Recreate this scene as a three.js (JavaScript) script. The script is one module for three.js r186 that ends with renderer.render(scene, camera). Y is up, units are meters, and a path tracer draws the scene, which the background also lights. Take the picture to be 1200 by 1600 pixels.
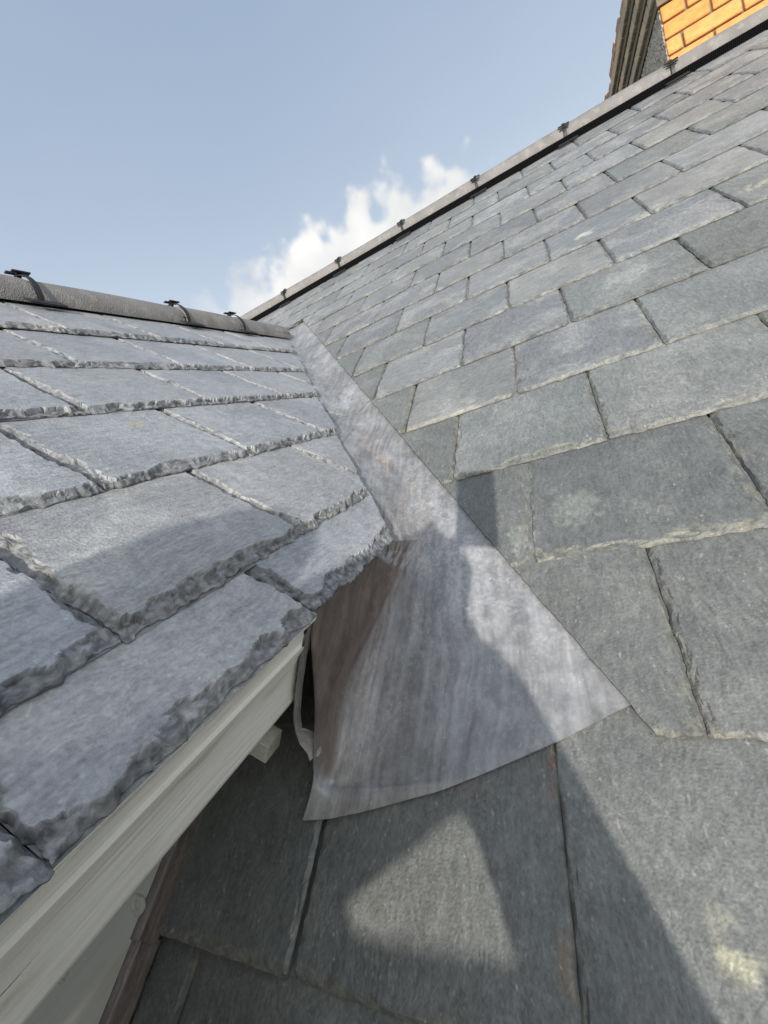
import * as THREE from 'three';
import { mergeGeometries } from 'three/addons/utils/BufferGeometryUtils.js';
import { MarchingCubes } from 'three/addons/objects/MarchingCubes.js';
import { RoundedBoxGeometry } from 'three/addons/geometries/RoundedBoxGeometry.js';

// ------------------------------------------------------------------ camera, sky, sun, exposure
const V = (x, y, z) => new THREE.Vector3(x, y, z);
const EYE = V(0, 6.4, 0);                       // the lens, 6.4 m above the garden; everything is laid out from here
const scene = new THREE.Scene();
const camera = new THREE.PerspectiveCamera(101.36, 0.75, 0.02, 900);
camera.position.copy(EYE);
camera.quaternion.setFromRotationMatrix(new THREE.Matrix4().makeBasis(V(.86933, -.31872, -.37774), V(.21866, .93345, -.28437), V(.44323, .16461, .88116)));
const renderer = new THREE.WebGLRenderer({ antialias: true });
renderer.toneMapping = THREE.LinearToneMapping;
renderer.toneMappingExposure = 1.3;
renderer.shadowMap.enabled = true;

const SUN = V(.278, .245, .929).normalize();
const sun = new THREE.DirectionalLight(new THREE.Color().setRGB(1, .93, .84), 3.4);
sun.position.copy(EYE).addScaledVector(SUN, 30);
sun.target.position.copy(EYE).add(V(0, 0, -1.5));
sun.castShadow = true; sun.shadow.mapSize.set(4096, 4096); sun.shadow.radius = 1.3;
Object.assign(sun.shadow.camera, { left: -6, right: 6, top: 6, bottom: -6, near: 1, far: 60 });
scene.add(sun, sun.target);

// ------------------------------------------------------------------ noise
function rng(seed) { let a = (seed * 2654435761) >>> 0; return () => { a = (a + 0x6d2b79f5) | 0; let t = Math.imul(a ^ (a >>> 15), 1 | a); t = (t + Math.imul(t ^ (t >>> 7), 61 | t)) ^ t; return ((t ^ (t >>> 14)) >>> 0) / 4294967296; }; }
function hash2(x, y, s) { let h = (Math.imul(x, 374761393) + Math.imul(y, 668265263) + Math.imul(s, 1442695041)) | 0; h = Math.imul(h ^ (h >>> 13), 1274126177); h ^= h >>> 16; return (h >>> 0) / 4294967296; }
function vnoise(x, y, s, px = 0, py = 0) {            // value noise 0..1, optionally periodic
  const ix = Math.floor(x), iy = Math.floor(y); let fx = x - ix, fy = y - iy; fx = fx * fx * (3 - 2 * fx); fy = fy * fy * (3 - 2 * fy);
  let x0 = ix, x1 = ix + 1, y0 = iy, y1 = iy + 1;
  if (px) { x0 = ((x0 % px) + px) % px; x1 = ((x1 % px) + px) % px; y0 = ((y0 % py) + py) % py; y1 = ((y1 % py) + py) % py; }
  const a = hash2(x0, y0, s), b = hash2(x1, y0, s), c = hash2(x0, y1, s), d = hash2(x1, y1, s);
  return a + (b - a) * fx + (c - a) * fy + (a - b - c + d) * fx * fy;
}
function fbm(x, y, s, oct, px = 0, py = 0) { let v = 0, a = .5, t = 0; for (let i = 0; i < oct; i++) { v += a * vnoise(x, y, s + i * 17, px, py); t += a; a *= .5; x *= 2; y *= 2; px *= 2; py *= 2; } return v / t; }
const clamp = (x, a = 0, b = 1) => x < a ? a : x > b ? b : x;
const sstep = (a, b, x) => { const t = clamp((x - a) / (b - a)); return t * t * (3 - 2 * t); };
const lerp = (a, b, t) => a + (b - a) * t;

// ------------------------------------------------------------------ sky: pale blue air, a bank of cumulus low over the far ridge
{
  const W = 2048, H = 1024, d = new Float32Array(W * H * 4);
  for (let j = 0; j < H; j++) {
    const el = ((j + .5) / H - .5) * 180;
    for (let i = 0; i < W; i++) {
      const az = ((i + .5) / W - .5) * 360, e = Math.max(el, -2);
      const hz = Math.exp(-Math.max(e, 7) / 21);
      const wisp = fbm((az + 180) / 360 * 12, e / 14 + az * .004, 5, 4, 12, 4096) - .5;
      const ar = az / 57.2958, er = e / 57.2958;
      const ang = Math.acos(clamp(Math.cos(er) * Math.cos(ar - Math.atan2(SUN.z, SUN.x)) * Math.hypot(SUN.x, SUN.z) + Math.sin(er) * SUN.y, -1, 1)) * 57.2958;
      const glare = 3.3 * Math.exp(-ang / 38);                        // the air brightens towards the sun, all round it
      let r = .155 + .96 * hz + .07 * wisp + .62 * glare, g = .265 + .95 * hz + .06 * wisp + .56 * glare, b = .445 + .85 * hz + .05 * wisp + .46 * glare;
      const top = 23.5 + 3.0 * (fbm((az + 180) / 360 * 56, 3.3, 21, 3, 56, 64) - .5) * 2 + 3.5 * Math.cos((az + 106) / 57.3 * 7);
      const bank = sstep(-136, -120, az) * (1 - sstep(-72, -50, az)) + .8 * sstep(20, 45, az) * (1 - sstep(90, 120, az));
      const q = fbm((az + 180) / 360 * 150, e / 2.4, 31, 5, 150, 4096);
      const c = clamp(sstep(-1.6, 1.6, (top - e) + (q - .5) * 9) * bank);
      if (c > 0) {
        const lit = clamp(.55 + 1.0 * (fbm((az + 180) / 360 * 90, e / 4, 41, 4, 90, 4096) - .35) - .35 * sstep(-116, -128, az) * 1.0 - .02 * Math.max(0, 18 - e));
        const cr = lerp(.60, .98, lit) + .5 * glare, cg = lerp(.63, .98, lit) + .45 * glare, cb = lerp(.68, .96, lit) + .38 * glare;
        r = lerp(r, cr, c); g = lerp(g, cg, c); b = lerp(b, cb, c);
      }
      if (el < -1) { const k = sstep(-1, -6, el); r = lerp(r, .10, k); g = lerp(g, .11, k); b = lerp(b, .09, k); }
      const o = (j * W + i) * 4; d[o] = r / 1.3; d[o + 1] = g / 1.3; d[o + 2] = b / 1.3; d[o + 3] = 1;
    }
  }
  const t = new THREE.DataTexture(d, W, H, THREE.RGBAFormat, THREE.FloatType);
  t.mapping = THREE.EquirectangularReflectionMapping; t.magFilter = t.minFilter = THREE.LinearFilter; t.wrapS = THREE.RepeatWrapping; t.needsUpdate = true;
  scene.background = t; scene.environment = t;
}

// ------------------------------------------------------------------ the two roof planes (metres, measured from the lens)
const PM = .542136, PD = .706534, DM = .55811, DD = .32967;
const sM = Math.sin(PM), cM = Math.cos(PM), sD = Math.sin(PD), cD = Math.cos(PD);
const main = { o: V(0, -cM * DM, -sM * DM), x: V(1, 0, 0), s: V(0, sM, -cM), n: V(0, cM, sM) };            // x along the ridge, s up the slope, n out of it
const dorm = { o: V(-sD * DD, -cD * DD, 0), x: V(0, 0, -1), s: V(-cD, sD, 0), n: V(sD, cD, 0) };
for (const f of [main, dorm]) f.o.add(EYE);
const at = (f, x, s, n = 0) => V(f.o.x + f.x.x * x + f.s.x * s + f.n.x * n, f.o.y + f.x.y * x + f.s.y * s + f.n.y * n, f.o.z + f.x.z * x + f.s.z * s + f.n.z * n);
const W_ = (x, y, z) => V(x, y, z).add(EYE);                        // a point given relative to the lens
const cutM = (s) => -.017 - .564 * (s - .206);                      // cut edge of the main slates along the valley
const cutD = (s) => .745 + 1.19 * (s - .238);                       // cut edge of the dormer slates
const valleyD = (s) => .674 + 1.0777 * (s - .008);

// ------------------------------------------------------------------ naming
const used = new Map();
function thing(name, label, category, base) {
  const o = new THREE.Group(); const n = used.get(name) || 0; used.set(name, n + 1); o.name = n ? name + '_' + String(n).padStart(3, '0') : name;
  o.position.copy(base); o.userData = { label, category }; scene.add(o); return o;
}
function part(parent, name, geo, mat, label) {                      // geo is in world coordinates
  let root = V(0, 0, 0); for (let p = parent; p && p !== scene; p = p.parent) root.add(p.position);
  geo.translate(-root.x, -root.y, -root.z);
  return place(parent, name, geo, mat, label);
}
function place(parent, name, geo, mat, label) {
  const key = parent.uuid + name, n = used.get(key) || 0; used.set(key, n + 1);
  const m = new THREE.Mesh(geo, mat); m.name = n ? name + '_' + String(n).padStart(3, '0') : name; m.castShadow = m.receiveShadow = true; if (label) m.userData.label = label;
  parent.add(m); return m;
}

// ------------------------------------------------------------------ textures
function tex(w, h, fn, srgb = true, rep = 1) {
  const d = new Uint8Array(w * h * 4), c = [0, 0, 0];
  const enc = (x) => { x = clamp(x); return 255 * (srgb ? (x <= .0031308 ? x * 12.92 : 1.055 * Math.pow(x, 1 / 2.4) - .055) : x); };
  for (let j = 0; j < h; j++) for (let i = 0; i < w; i++) { fn(i, j, c); const o = (j * w + i) * 4; d[o] = enc(c[0]); d[o + 1] = enc(c[1]); d[o + 2] = enc(c[2]); d[o + 3] = 255; }
  const t = new THREE.DataTexture(d, w, h); t.wrapS = t.wrapT = THREE.RepeatWrapping; t.magFilter = THREE.LinearFilter; t.minFilter = THREE.LinearMipmapLinearFilter; t.generateMipmaps = true; t.anisotropy = 8;
  if (srgb) t.colorSpace = THREE.SRGBColorSpace; t.repeat.set(rep, rep); t.needsUpdate = true; return t;
}
function strokes(N, seed, count, lenA, lenB, wid, aMin, aMax, dirA, dirB, bend = .6) {       // scratches and scuffs laid into a tiling field
  const f = new Float32Array(N * N), R = rng(seed);
  for (let k = 0; k < count; k++) {
    let x = R() * N, y = R() * N, a = lerp(dirA, dirB, R()); const L = lerp(lenA, lenB, R() * R()), al = lerp(aMin, aMax, R() * R()), cv = (R() - .5) * bend / L * 3, w = wid * (.5 + R());
    for (let t = 0; t < L; t += .6) {
      const fade = Math.sin(Math.PI * t / L), gap = hash2(k, Math.floor(t / 3), seed) * .6 + .4; x += Math.cos(a) * .6; y += Math.sin(a) * .6; a += cv * .6;
      const r = Math.ceil(w);
      for (let dy = -r; dy <= r; dy++) for (let dx = -r; dx <= r; dx++) {
        const xx = ((Math.round(x) + dx) % N + N) % N, yy = ((Math.round(y) + dy) % N + N) % N, e = Math.hypot(dx, dy) / (w + .3);
        if (e < 1) { const v = al * fade * gap * (1 - e * e); if (v > f[yy * N + xx]) f[yy * N + xx] = v; }
      }
    }
  }
  return f;
}
const N = 1024;                                                     // one tile of slate is 0.6 m
function slateMap(seed, tone, pale, grainAlongX, scuffAmt, fleckAmt, streakDir) {
  const fl = strokes(N, seed + 3, 700 * fleckAmt, 3, 14, 1.8, .3, 1.3, grainAlongX ? -.4 : 1.2, grainAlongX ? .6 : 1.95), sc = strokes(N, seed + 4, 44 * scuffAmt, 30, 220, 1.3, .2, .9, streakDir - .8, streakDir + .8, 1.2), fine = strokes(N, seed + 6, 3600 * scuffAmt, 8, 60, 1.25, .05, .6, streakDir - .55, streakDir + .55, 1.0);
  const broad = strokes(N, seed + 8, 150 * scuffAmt, 40, 190, 4.2, .05, .5, streakDir - .6, streakDir + .6, 1.1);
  const ca = Math.cos(streakDir), sa = Math.sin(streakDir);
  return tex(N, N, (i, j, c) => {
    const u = i / N, v = j / N;
    const wx = fbm(u * 5, v * 5, seed + 1, 4, 5, 5) - .5, wy = fbm(u * 5, v * 5, seed + 2, 4, 5, 5) - .5;
    const cloud = fbm(u * 4, v * 4, seed, 5, 4, 4) - .5, mott = fbm(u * 44 + wx * 3, v * 44 + wy * 3, seed + 4, 4, 44, 44) - .5;
    const grain = (grainAlongX ? fbm(u * 40 + wx * 4, v * 230 + wy * 24, seed + 5, 2, 40, 230) : fbm(u * 210 + wx * 20, v * 44 + wy * 4, seed + 5, 2, 210, 44)) - .5;
    const tooth = hash2(i, j, seed) - .5, spot = vnoise(u * 190, v * 190, seed + 9, 190, 190) - .5;
    const patch = sstep(.40, .68, fbm(u * 6 + wx * 2, v * 6 + wy * 2, seed + 11, 5, 6, 6));
    const rid = 1 - Math.abs(2 * fbm((u * ca + v * sa) * 26 + wx * 12, (-u * sa + v * ca) * 60 + wy * 26, seed + 13, 3) - 1);
    const speck = sstep(.50, .78, fbm(u * 120, v * 120, seed + 14, 2, 120, 120));
    const smear = patch * (.20 + .42 * speck + .30 * sstep(.84, .98, rid));
    const t = 1 + .36 * cloud + .30 * mott + .44 * grain + .26 * tooth + .30 * spot;
    const p = clamp(smear * pale + Math.min(1, fl[j * N + i]) * .95 + sc[j * N + i] * .8 + fine[j * N + i] * (.25 + .9 * patch) + broad[j * N + i] * (.2 + .8 * patch) * (.35 + .65 * speck) * pale);
    const br = sstep(.60, .76, fbm(u * 9, v * 9, seed + 15, 4, 9, 9)) * .15;
    for (let k = 0; k < 3; k++) c[k] = lerp(lerp(tone[k] * t, [.26, .22, .17][k], br * .5), [.70, .71, .68][k], p * .72);
  });
}
function slateBump(seed, alongX) {
  return tex(N, N, (i, j, c) => {
    const u = i / N, v = j / N, wx = fbm(u * 4, v * 4, seed + 1, 3, 4, 4) - .5;
    const rip = alongX ? fbm(u * 14, v * 70 + wx * 14, seed + 2, 3, 14, 70) : fbm(u * 64 + wx * 12, v * 14, seed + 2, 3, 64, 14);
    const grit = vnoise(u * 330, v * 330, seed + 5, 330, 330), lump = fbm(u * 18, v * 18, seed + 7, 3, 18, 18);
    c[0] = c[1] = c[2] = clamp(.5 + (rip - .5) * .5 + (grit - .5) * .45 + (lump - .5) * .22);
  }, false);
}
const bumpX = slateBump(71, true), bumpY = slateBump(72, false);
function slateMat(seed, tone, pale, alongX, scuff, fleck, dir, rough) {
  return new THREE.MeshPhysicalMaterial({ map: slateMap(seed, tone, pale, alongX, scuff, fleck, dir), bumpMap: alongX ? bumpX : bumpY, bumpScale: .001, roughness: rough, vertexColors: true, specularIntensity: .8 });
}
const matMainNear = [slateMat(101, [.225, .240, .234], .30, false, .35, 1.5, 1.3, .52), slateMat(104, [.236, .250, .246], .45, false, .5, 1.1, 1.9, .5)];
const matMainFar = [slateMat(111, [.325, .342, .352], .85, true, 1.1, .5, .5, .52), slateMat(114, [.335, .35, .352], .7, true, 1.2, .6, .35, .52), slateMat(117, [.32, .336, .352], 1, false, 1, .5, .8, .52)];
const matDormer = [slateMat(121, [.318, .33, .352], .62, true, .6, .5, .2, .48), slateMat(124, [.322, .335, .356], .32, true, .3, .8, .05, .5), slateMat(127, [.325, .336, .35], .75, true, .8, .4, 2.6, .48)];

// lichen, rust and mortar marks seen on single slates
const stains = [
  { f: main, x: .018, s: .008, r: .0125, w: 1, a: 1, c: [1.9, 1.78, 1.3] }, { f: main, x: .012, s: .03, r: .012, w: 1, a: .5, c: [1.6, 1.5, 1.1] },
  { f: main, x: -.108, s: .145, r: .010, w: .5, a: .8, c: [.95, .42, .32] }, { f: main, x: -.110, s: .12, r: .014, w: .35, a: .55, c: [.85, .45, .36] }, { f: main, x: -.20, s: .112, r: .016, w: 1.6, a: .4, c: [.72, .45, .40] }, { f: main, x: -.112, s: -.02, r: .03, w: .3, a: .6, c: [1.0, .72, .5] },
  { f: main, x: .173, s: 1.77, r: .03, w: 1.2, a: .9, c: [1.7, 1.6, 1.35] }, { f: main, x: .57, s: 1.523, r: .022, w: 2, a: .9, c: [1.9, 1.75, 1.35] }, { f: main, x: .36, s: 1.70, r: .03, w: 2, a: .5, c: [1.2, 1.2, 1.1] }, { f: main, x: .23, s: 1.31, r: .05, w: 1.6, a: .55, c: [1.3, 1.3, 1.25] },
  { f: main, x: -.03, s: .52, r: .05, w: .8, a: .55, c: [1.25, 1.25, 1.15] }, { f: main, x: -.12, s: .48, r: .04, w: .7, a: .6, c: [1.3, 1.3, 1.2] }, { f: main, x: -.25, s: .95, r: .06, w: 1, a: .4, c: [1.1, 1.1, 1.05] },
  { f: dorm, x: .559, s: .656, r: .017, w: 1, a: .95, c: [1.15, 1.02, .66] }, { f: dorm, x: .60, s: .5, r: .05, w: 1.6, a: .35, c: [1.1, 1.1, 1.08] }, { f: dorm, x: .84, s: .62, r: .05, w: 1.2, a: .4, c: [1.1, 1.1, 1.08] }, { f: dorm, x: .35, s: .40, r: .06, w: 1.4, a: .3, c: [1.05, 1.05, 1.0] },
];
// ------------------------------------------------------------------ one slate: a split stone with chipped, flaked edges
function slateGeo(o) {
  const { f, row, xmin, xmax, t, gauge, len, seed, tint, dust, dusty } = o, R = rng(seed), S = seed * 13.7;
  const dx = o.dx, ds = o.ds;
  const wMax = Math.max(xmax(0), xmax(gauge), xmax(len)) - Math.min(xmin(0), xmin(gauge), xmin(len));
  const nx = Math.max(5, Math.ceil(wMax / dx)), ss = [];
  for (let s = 0; s < .032; s += ds * .7) ss.push(s);
  for (let s = .032; s < gauge + .02; s += ds * 1.6) ss.push(s);
  for (let s = gauge + .03; s < len; s += .09) ss.push(s);
  ss.push(len);
  const s0 = o.s0 || 0;
  const rows = ss.filter((s) => s >= s0 && xmax(s) - xmin(s) > .004); if (rows.length < 3) return null;
  const flakes = [];
  const addFlakes = (edge, a, b, every, rA, rB) => { for (let p = a; p < b; p += every * (.5 + R())) if (R() < .8) flakes.push({ edge, p: p + R() * every * .4, rx: lerp(rA, rB, R() * R()) * (1 + R()), ry: lerp(rA, rB, R()) * .8, lv: (o.flakeLo ?? .15) + (o.flakeVar ?? .6) * R() }); };
  const xb0 = xmin(rows[0]), xb1 = xmax(rows[0]);
  const fk = o.flake || 1;
  addFlakes('B', xb0, xb1, o.chip * 1.5 * fk, o.chip * .5 * fk, o.chip * 1.25 * fk); addFlakes('L', 0, gauge, o.chipL * 1.7 * fk, o.chipL * .45 * fk, o.chipL * 1.15 * fk); addFlakes('R', 0, gauge, o.chipR * 2 * fk, o.chipR * .4 * fk, o.chipR * fk);
  const a = (t + .001) / gauge * (o.tiltK || 1), base = -t / 2 + (o.lift || 0), skew = (R() - .5) * .006, roll = (R() - .5) * .004, ph = R() * 40;
  const P = [], C = [], UV = [], uo = R(), vo = R(), flip = R() < .5 ? -1 : 1;
  rows.forEach((s) => {
    const x0 = xmin(s), x1 = xmax(s), wd = x1 - x0, prow = [], crow = [], uvr = [];
    const jl = (vnoise(s * 90 + ph, 1, seed) - .5) * .003 * o.rag + (vnoise(s * 300 + ph, 2, seed) - .5) * .0014 * o.rag, jr = (vnoise(s * 90 + ph, 5, seed) - .5) * .0025 * o.rag;
    for (let i = 0; i <= nx; i++) {
      const q = i / nx, ww = q - .55 * Math.sin(2 * Math.PI * q) / (2 * Math.PI); let x = x0 + wd * ww;
      const eL = x - x0, eR = x1 - x, eB = s - rows[0];
      x += jl * (1 - ww) + jr * ww;
      const jb = ((vnoise(x * 70 + ph, 9, seed) - .5) * .005 + (vnoise(x * 260 + ph, 11, seed) - .5) * .0022) * o.rag * (1 - clamp(eB / .03));
      let c = 0;                                                      // how deep the edge is chipped, 0..1
      const nn = vnoise(x * 160 + ph, s * 160, seed + 1) - .5, n2 = vnoise(x * 420 + ph, s * 420, seed + 2) - .5;
      const band = (e, w, along) => { const lf = vnoise(along * 13 + ph, w * 700, seed + 4), W = w * (.12 + .9 * lf * lf * 1.6 + .55 * vnoise(along * 55 + ph, w * 1000, seed + 3)); const k = 1 - e / W; if (k > 0) c = Math.max(c, k); };
      band(eB, o.chip, x); if (!o.cutL) band(eL, o.chipL, s); if (!o.cutR) band(eR, o.chipR, s);
      let h = 1; if (c > 0) { const tn = o.layers || 4, cc = clamp(c + (vnoise(x * 90 + ph, s * 90, seed + 21) - .5) * .55 + nn * .22 + n2 * .16); const st = Math.floor(cc * tn) / tn, fr = cc * tn - Math.floor(cc * tn); h = 1 - .85 * (st + sstep(.55, 1, fr) / tn); }
      let chipped = c > .05 ? 1 : 0, rim = 0;
      for (const k of flakes) {
        if (k.edge === 'L' && o.cutL || k.edge === 'R' && o.cutR) continue;
        const al = k.edge === 'B' ? x : s, e = k.edge === 'B' ? eB : k.edge === 'L' ? eL : eR;
        const ex = (al - k.p) / k.rx, ey = e / k.ry, rr = ex * ex + ey * ey + nn * .5 + n2 * .2;
        if (rr < 1) { const lv = k.lv + (o.ramp ?? .3) * Math.sqrt(Math.max(0, rr)) + n2 * .12; if (lv < h) { h = lv; chipped = 1; rim = rr > .70 ? 1 : rim; } }
      }
      h = clamp(h, .08, 1);
      const wave = (fbm(x * 14 + ph, s * 14, seed + 6, 2) - .5) * .0022 * (o.wave || 1) + (fbm(x * 55 + ph, s * 55, seed + 8, 2) - .5) * .0007;
      const y = base - a * s + t * h + wave + skew * (x - (x0 + x1) / 2) * .3 + roll * s * .2;
      prow.push(at(f, x, row + s + jb, y));
      const dn = .5 * vnoise(x * 95 + ph, s * 95, seed + 12) + .5 * vnoise(x * 310 + ph, s * 310, seed + 13), dd = chipped ? dust * Math.max(sstep(.42, .68, dn), rim * (o.rim || 0)) : 0, dk = chipped ? 1 - (o.dark || .3) * vnoise(x * 240 + ph, s * 240, seed + 14) : 1;
      crow.push([lerp(tint[0] * dk, dusty[0], dd), lerp(tint[1] * dk, dusty[1], dd), lerp(tint[2] * dk, dusty[2], dd)]);
      uvr.push([flip * x / .6 + uo, s / .6 + vo]);
    }
    P.push(prow); C.push(crow); UV.push(uvr);
  });
  const pos = [], col = [], uv = [];
  for (const st of stains) if (st.f === f && Math.abs(st.s - row - gauge / 2) < gauge * .7 + st.r) rows.forEach((s, j) => { for (let i = 0; i <= nx; i++) { const d = P[j][i].clone().sub(f.o), e = Math.hypot((d.dot(f.x) - st.x) / st.w, d.dot(f.s) - st.s) / st.r + 1.3 * (vnoise(d.dot(f.x) * 140, d.dot(f.s) * 140, 77) - .5); const k = st.a * (1 - sstep(.45, 1, e)) * (.35 + .65 * vnoise(d.dot(f.x) * 420, d.dot(f.s) * 420, 78)); if (k > 0) C[j][i] = C[j][i].map((q, n) => lerp(q, st.c[n], k)); } });
  const put = (p, c, t2) => { pos.push(p.x, p.y, p.z); col.push(c[0], c[1], c[2]); uv.push(t2[0], t2[1]); };
  const down = (i, j) => { const p = P[j][i], bs = base - a * rows[j]; const here = (p.x - f.o.x) * f.n.x + (p.y - f.o.y) * f.n.y + (p.z - f.o.z) * f.n.z; return p.clone().addScaledVector(f.n, Math.min(bs, here - .0004) - here); };
  const tri = (A, B, D) => { put(...A); put(...B); put(...D); };
  const v = (i, j) => [P[j][i], C[j][i], UV[j][i]], b = (i, j) => [down(i, j), C[j][i].map((q) => q * .95), [UV[j][i][0] + .013, UV[j][i][1] + .013]];
  const nr = rows.length - 1;
  for (let j = 0; j < nr; j++) for (let i = 0; i < nx; i++) { if ((i + j) & 1) { tri(v(i, j), v(i + 1, j), v(i + 1, j + 1)); tri(v(i, j), v(i + 1, j + 1), v(i, j + 1)); } else { tri(v(i, j), v(i + 1, j), v(i, j + 1)); tri(v(i + 1, j), v(i + 1, j + 1), v(i, j + 1)); } }
  const wall = (i0, j0, i1, j1) => { tri(b(i0, j0), b(i1, j1), v(i1, j1)); tri(b(i0, j0), v(i1, j1), v(i0, j0)); };
  for (let i = 0; i < nx; i++) { wall(i, 0, i + 1, 0); wall(i + 1, nr, i, nr); }
  for (let j = 0; j < nr; j++) { wall(nx, j, nx, j + 1); wall(0, j + 1, 0, j); }
  tri(b(0, 0), b(nx, nr), b(nx, 0)); tri(b(0, 0), b(0, nr), b(nx, nr));
  const g = new THREE.BufferGeometry(); g.setAttribute('position', new THREE.Float32BufferAttribute(pos, 3)); g.setAttribute('color', new THREE.Float32BufferAttribute(col, 3)); g.setAttribute('uv', new THREE.Float32BufferAttribute(uv, 2));
  smoothBy(g, o.crease || .5); return g;
}
function smoothBy(g, crease) {                                       // vertex normals that stay sharp over folds above the crease angle
  const p = g.attributes.position.array, n = p.length / 9, fn = new Float32Array(n * 3), map = new Map(), key = (o) => Math.round(p[o] * 2e4) + ',' + Math.round(p[o + 1] * 2e4) + ',' + Math.round(p[o + 2] * 2e4);
  const ids = new Int32Array(n * 3); let cnt = 0; const lists = [];
  for (let f = 0; f < n; f++) {
    const o = f * 9, ax = p[o + 3] - p[o], ay = p[o + 4] - p[o + 1], az = p[o + 5] - p[o + 2], bx = p[o + 6] - p[o], by = p[o + 7] - p[o + 1], bz = p[o + 8] - p[o + 2];
    fn[f * 3] = ay * bz - az * by; fn[f * 3 + 1] = az * bx - ax * bz; fn[f * 3 + 2] = ax * by - ay * bx;
    for (let k = 0; k < 3; k++) { const q = key(o + k * 3); let id = map.get(q); if (id === undefined) { id = cnt++; map.set(q, id); lists.push([]); } ids[f * 3 + k] = id; lists[id].push(f); }
  }
  const out = new Float32Array(n * 9), ct = Math.cos(crease);
  const ln = new Float32Array(n); for (let f = 0; f < n; f++) ln[f] = Math.hypot(fn[f * 3], fn[f * 3 + 1], fn[f * 3 + 2]) || 1e-12;
  for (let f = 0; f < n; f++) for (let k = 0; k < 3; k++) {
    let x = 0, y = 0, z = 0;
    for (const q of lists[ids[f * 3 + k]]) { const d = (fn[f * 3] * fn[q * 3] + fn[f * 3 + 1] * fn[q * 3 + 1] + fn[f * 3 + 2] * fn[q * 3 + 2]) / ln[f] / ln[q]; if (d >= ct) { x += fn[q * 3]; y += fn[q * 3 + 1]; z += fn[q * 3 + 2]; } }
    const l = Math.hypot(x, y, z) || 1; out[f * 9 + k * 3] = x / l; out[f * 9 + k * 3 + 1] = y / l; out[f * 9 + k * 3 + 2] = z / l;
  }
  g.setAttribute('normal', new THREE.BufferAttribute(out, 3));
}
// a thick sheet over a grid of points
function sheet(G, th, UVs, cols, crease = 1.0) {
  const nj = G.length, ni = G[0].length, nor = G.map((r) => r.map(() => V(0, 0, 0)));
  for (let j = 0; j < nj; j++) for (let i = 0; i < ni; i++) { const du = G[j][Math.min(i + 1, ni - 1)].clone().sub(G[j][Math.max(i - 1, 0)]), dv = G[Math.min(j + 1, nj - 1)][i].clone().sub(G[Math.max(j - 1, 0)][i]); nor[j][i].crossVectors(du, dv).normalize(); }
  const B = G.map((r, j) => r.map((p, i) => p.clone().addScaledVector(nor[j][i], -th)));
  const pos = [], uv = [], col = []; const put = (g, j, i) => { const p = g[j][i]; pos.push(p.x, p.y, p.z); uv.push(UVs[j][i][0], UVs[j][i][1]); if (cols) col.push(...cols[j][i]); };
  const quad = (g, a, b, c, d) => { put(...a); put(...b); put(...c); put(...a); put(...c); put(...d); };
  for (let j = 0; j < nj - 1; j++) for (let i = 0; i < ni - 1; i++) { quad(0, [G, j, i], [G, j, i + 1], [G, j + 1, i + 1], [G, j + 1, i]); quad(0, [B, j, i], [B, j + 1, i], [B, j + 1, i + 1], [B, j, i + 1]); }
  for (let i = 0; i < ni - 1; i++) { quad(0, [B, 0, i], [B, 0, i + 1], [G, 0, i + 1], [G, 0, i]); quad(0, [G, nj - 1, i], [G, nj - 1, i + 1], [B, nj - 1, i + 1], [B, nj - 1, i]); }
  for (let j = 0; j < nj - 1; j++) { quad(0, [G, j, 0], [G, j + 1, 0], [B, j + 1, 0], [B, j, 0]); quad(0, [B, j, ni - 1], [B, j + 1, ni - 1], [G, j + 1, ni - 1], [G, j, ni - 1]); }
  const g = new THREE.BufferGeometry(); g.setAttribute('position', new THREE.Float32BufferAttribute(pos, 3)); g.setAttribute('uv', new THREE.Float32BufferAttribute(uv, 2)); if (cols) g.setAttribute('color', new THREE.Float32BufferAttribute(col, 3));
  smoothBy(g, crease); return g;
}
function slab(f, pts, n0, n1) {                                      // a flat board on a roof plane: polygon in (x, s), between two heights
  const sh = new THREE.Shape(pts.map(([x, s]) => new THREE.Vector2(x, s))), g = new THREE.ExtrudeGeometry(sh, { depth: n1 - n0, bevelEnabled: false });
  g.translate(0, 0, n0); g.applyMatrix4(new THREE.Matrix4().makeBasis(f.x, f.s, f.n).setPosition(f.o)); return g;
}

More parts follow.
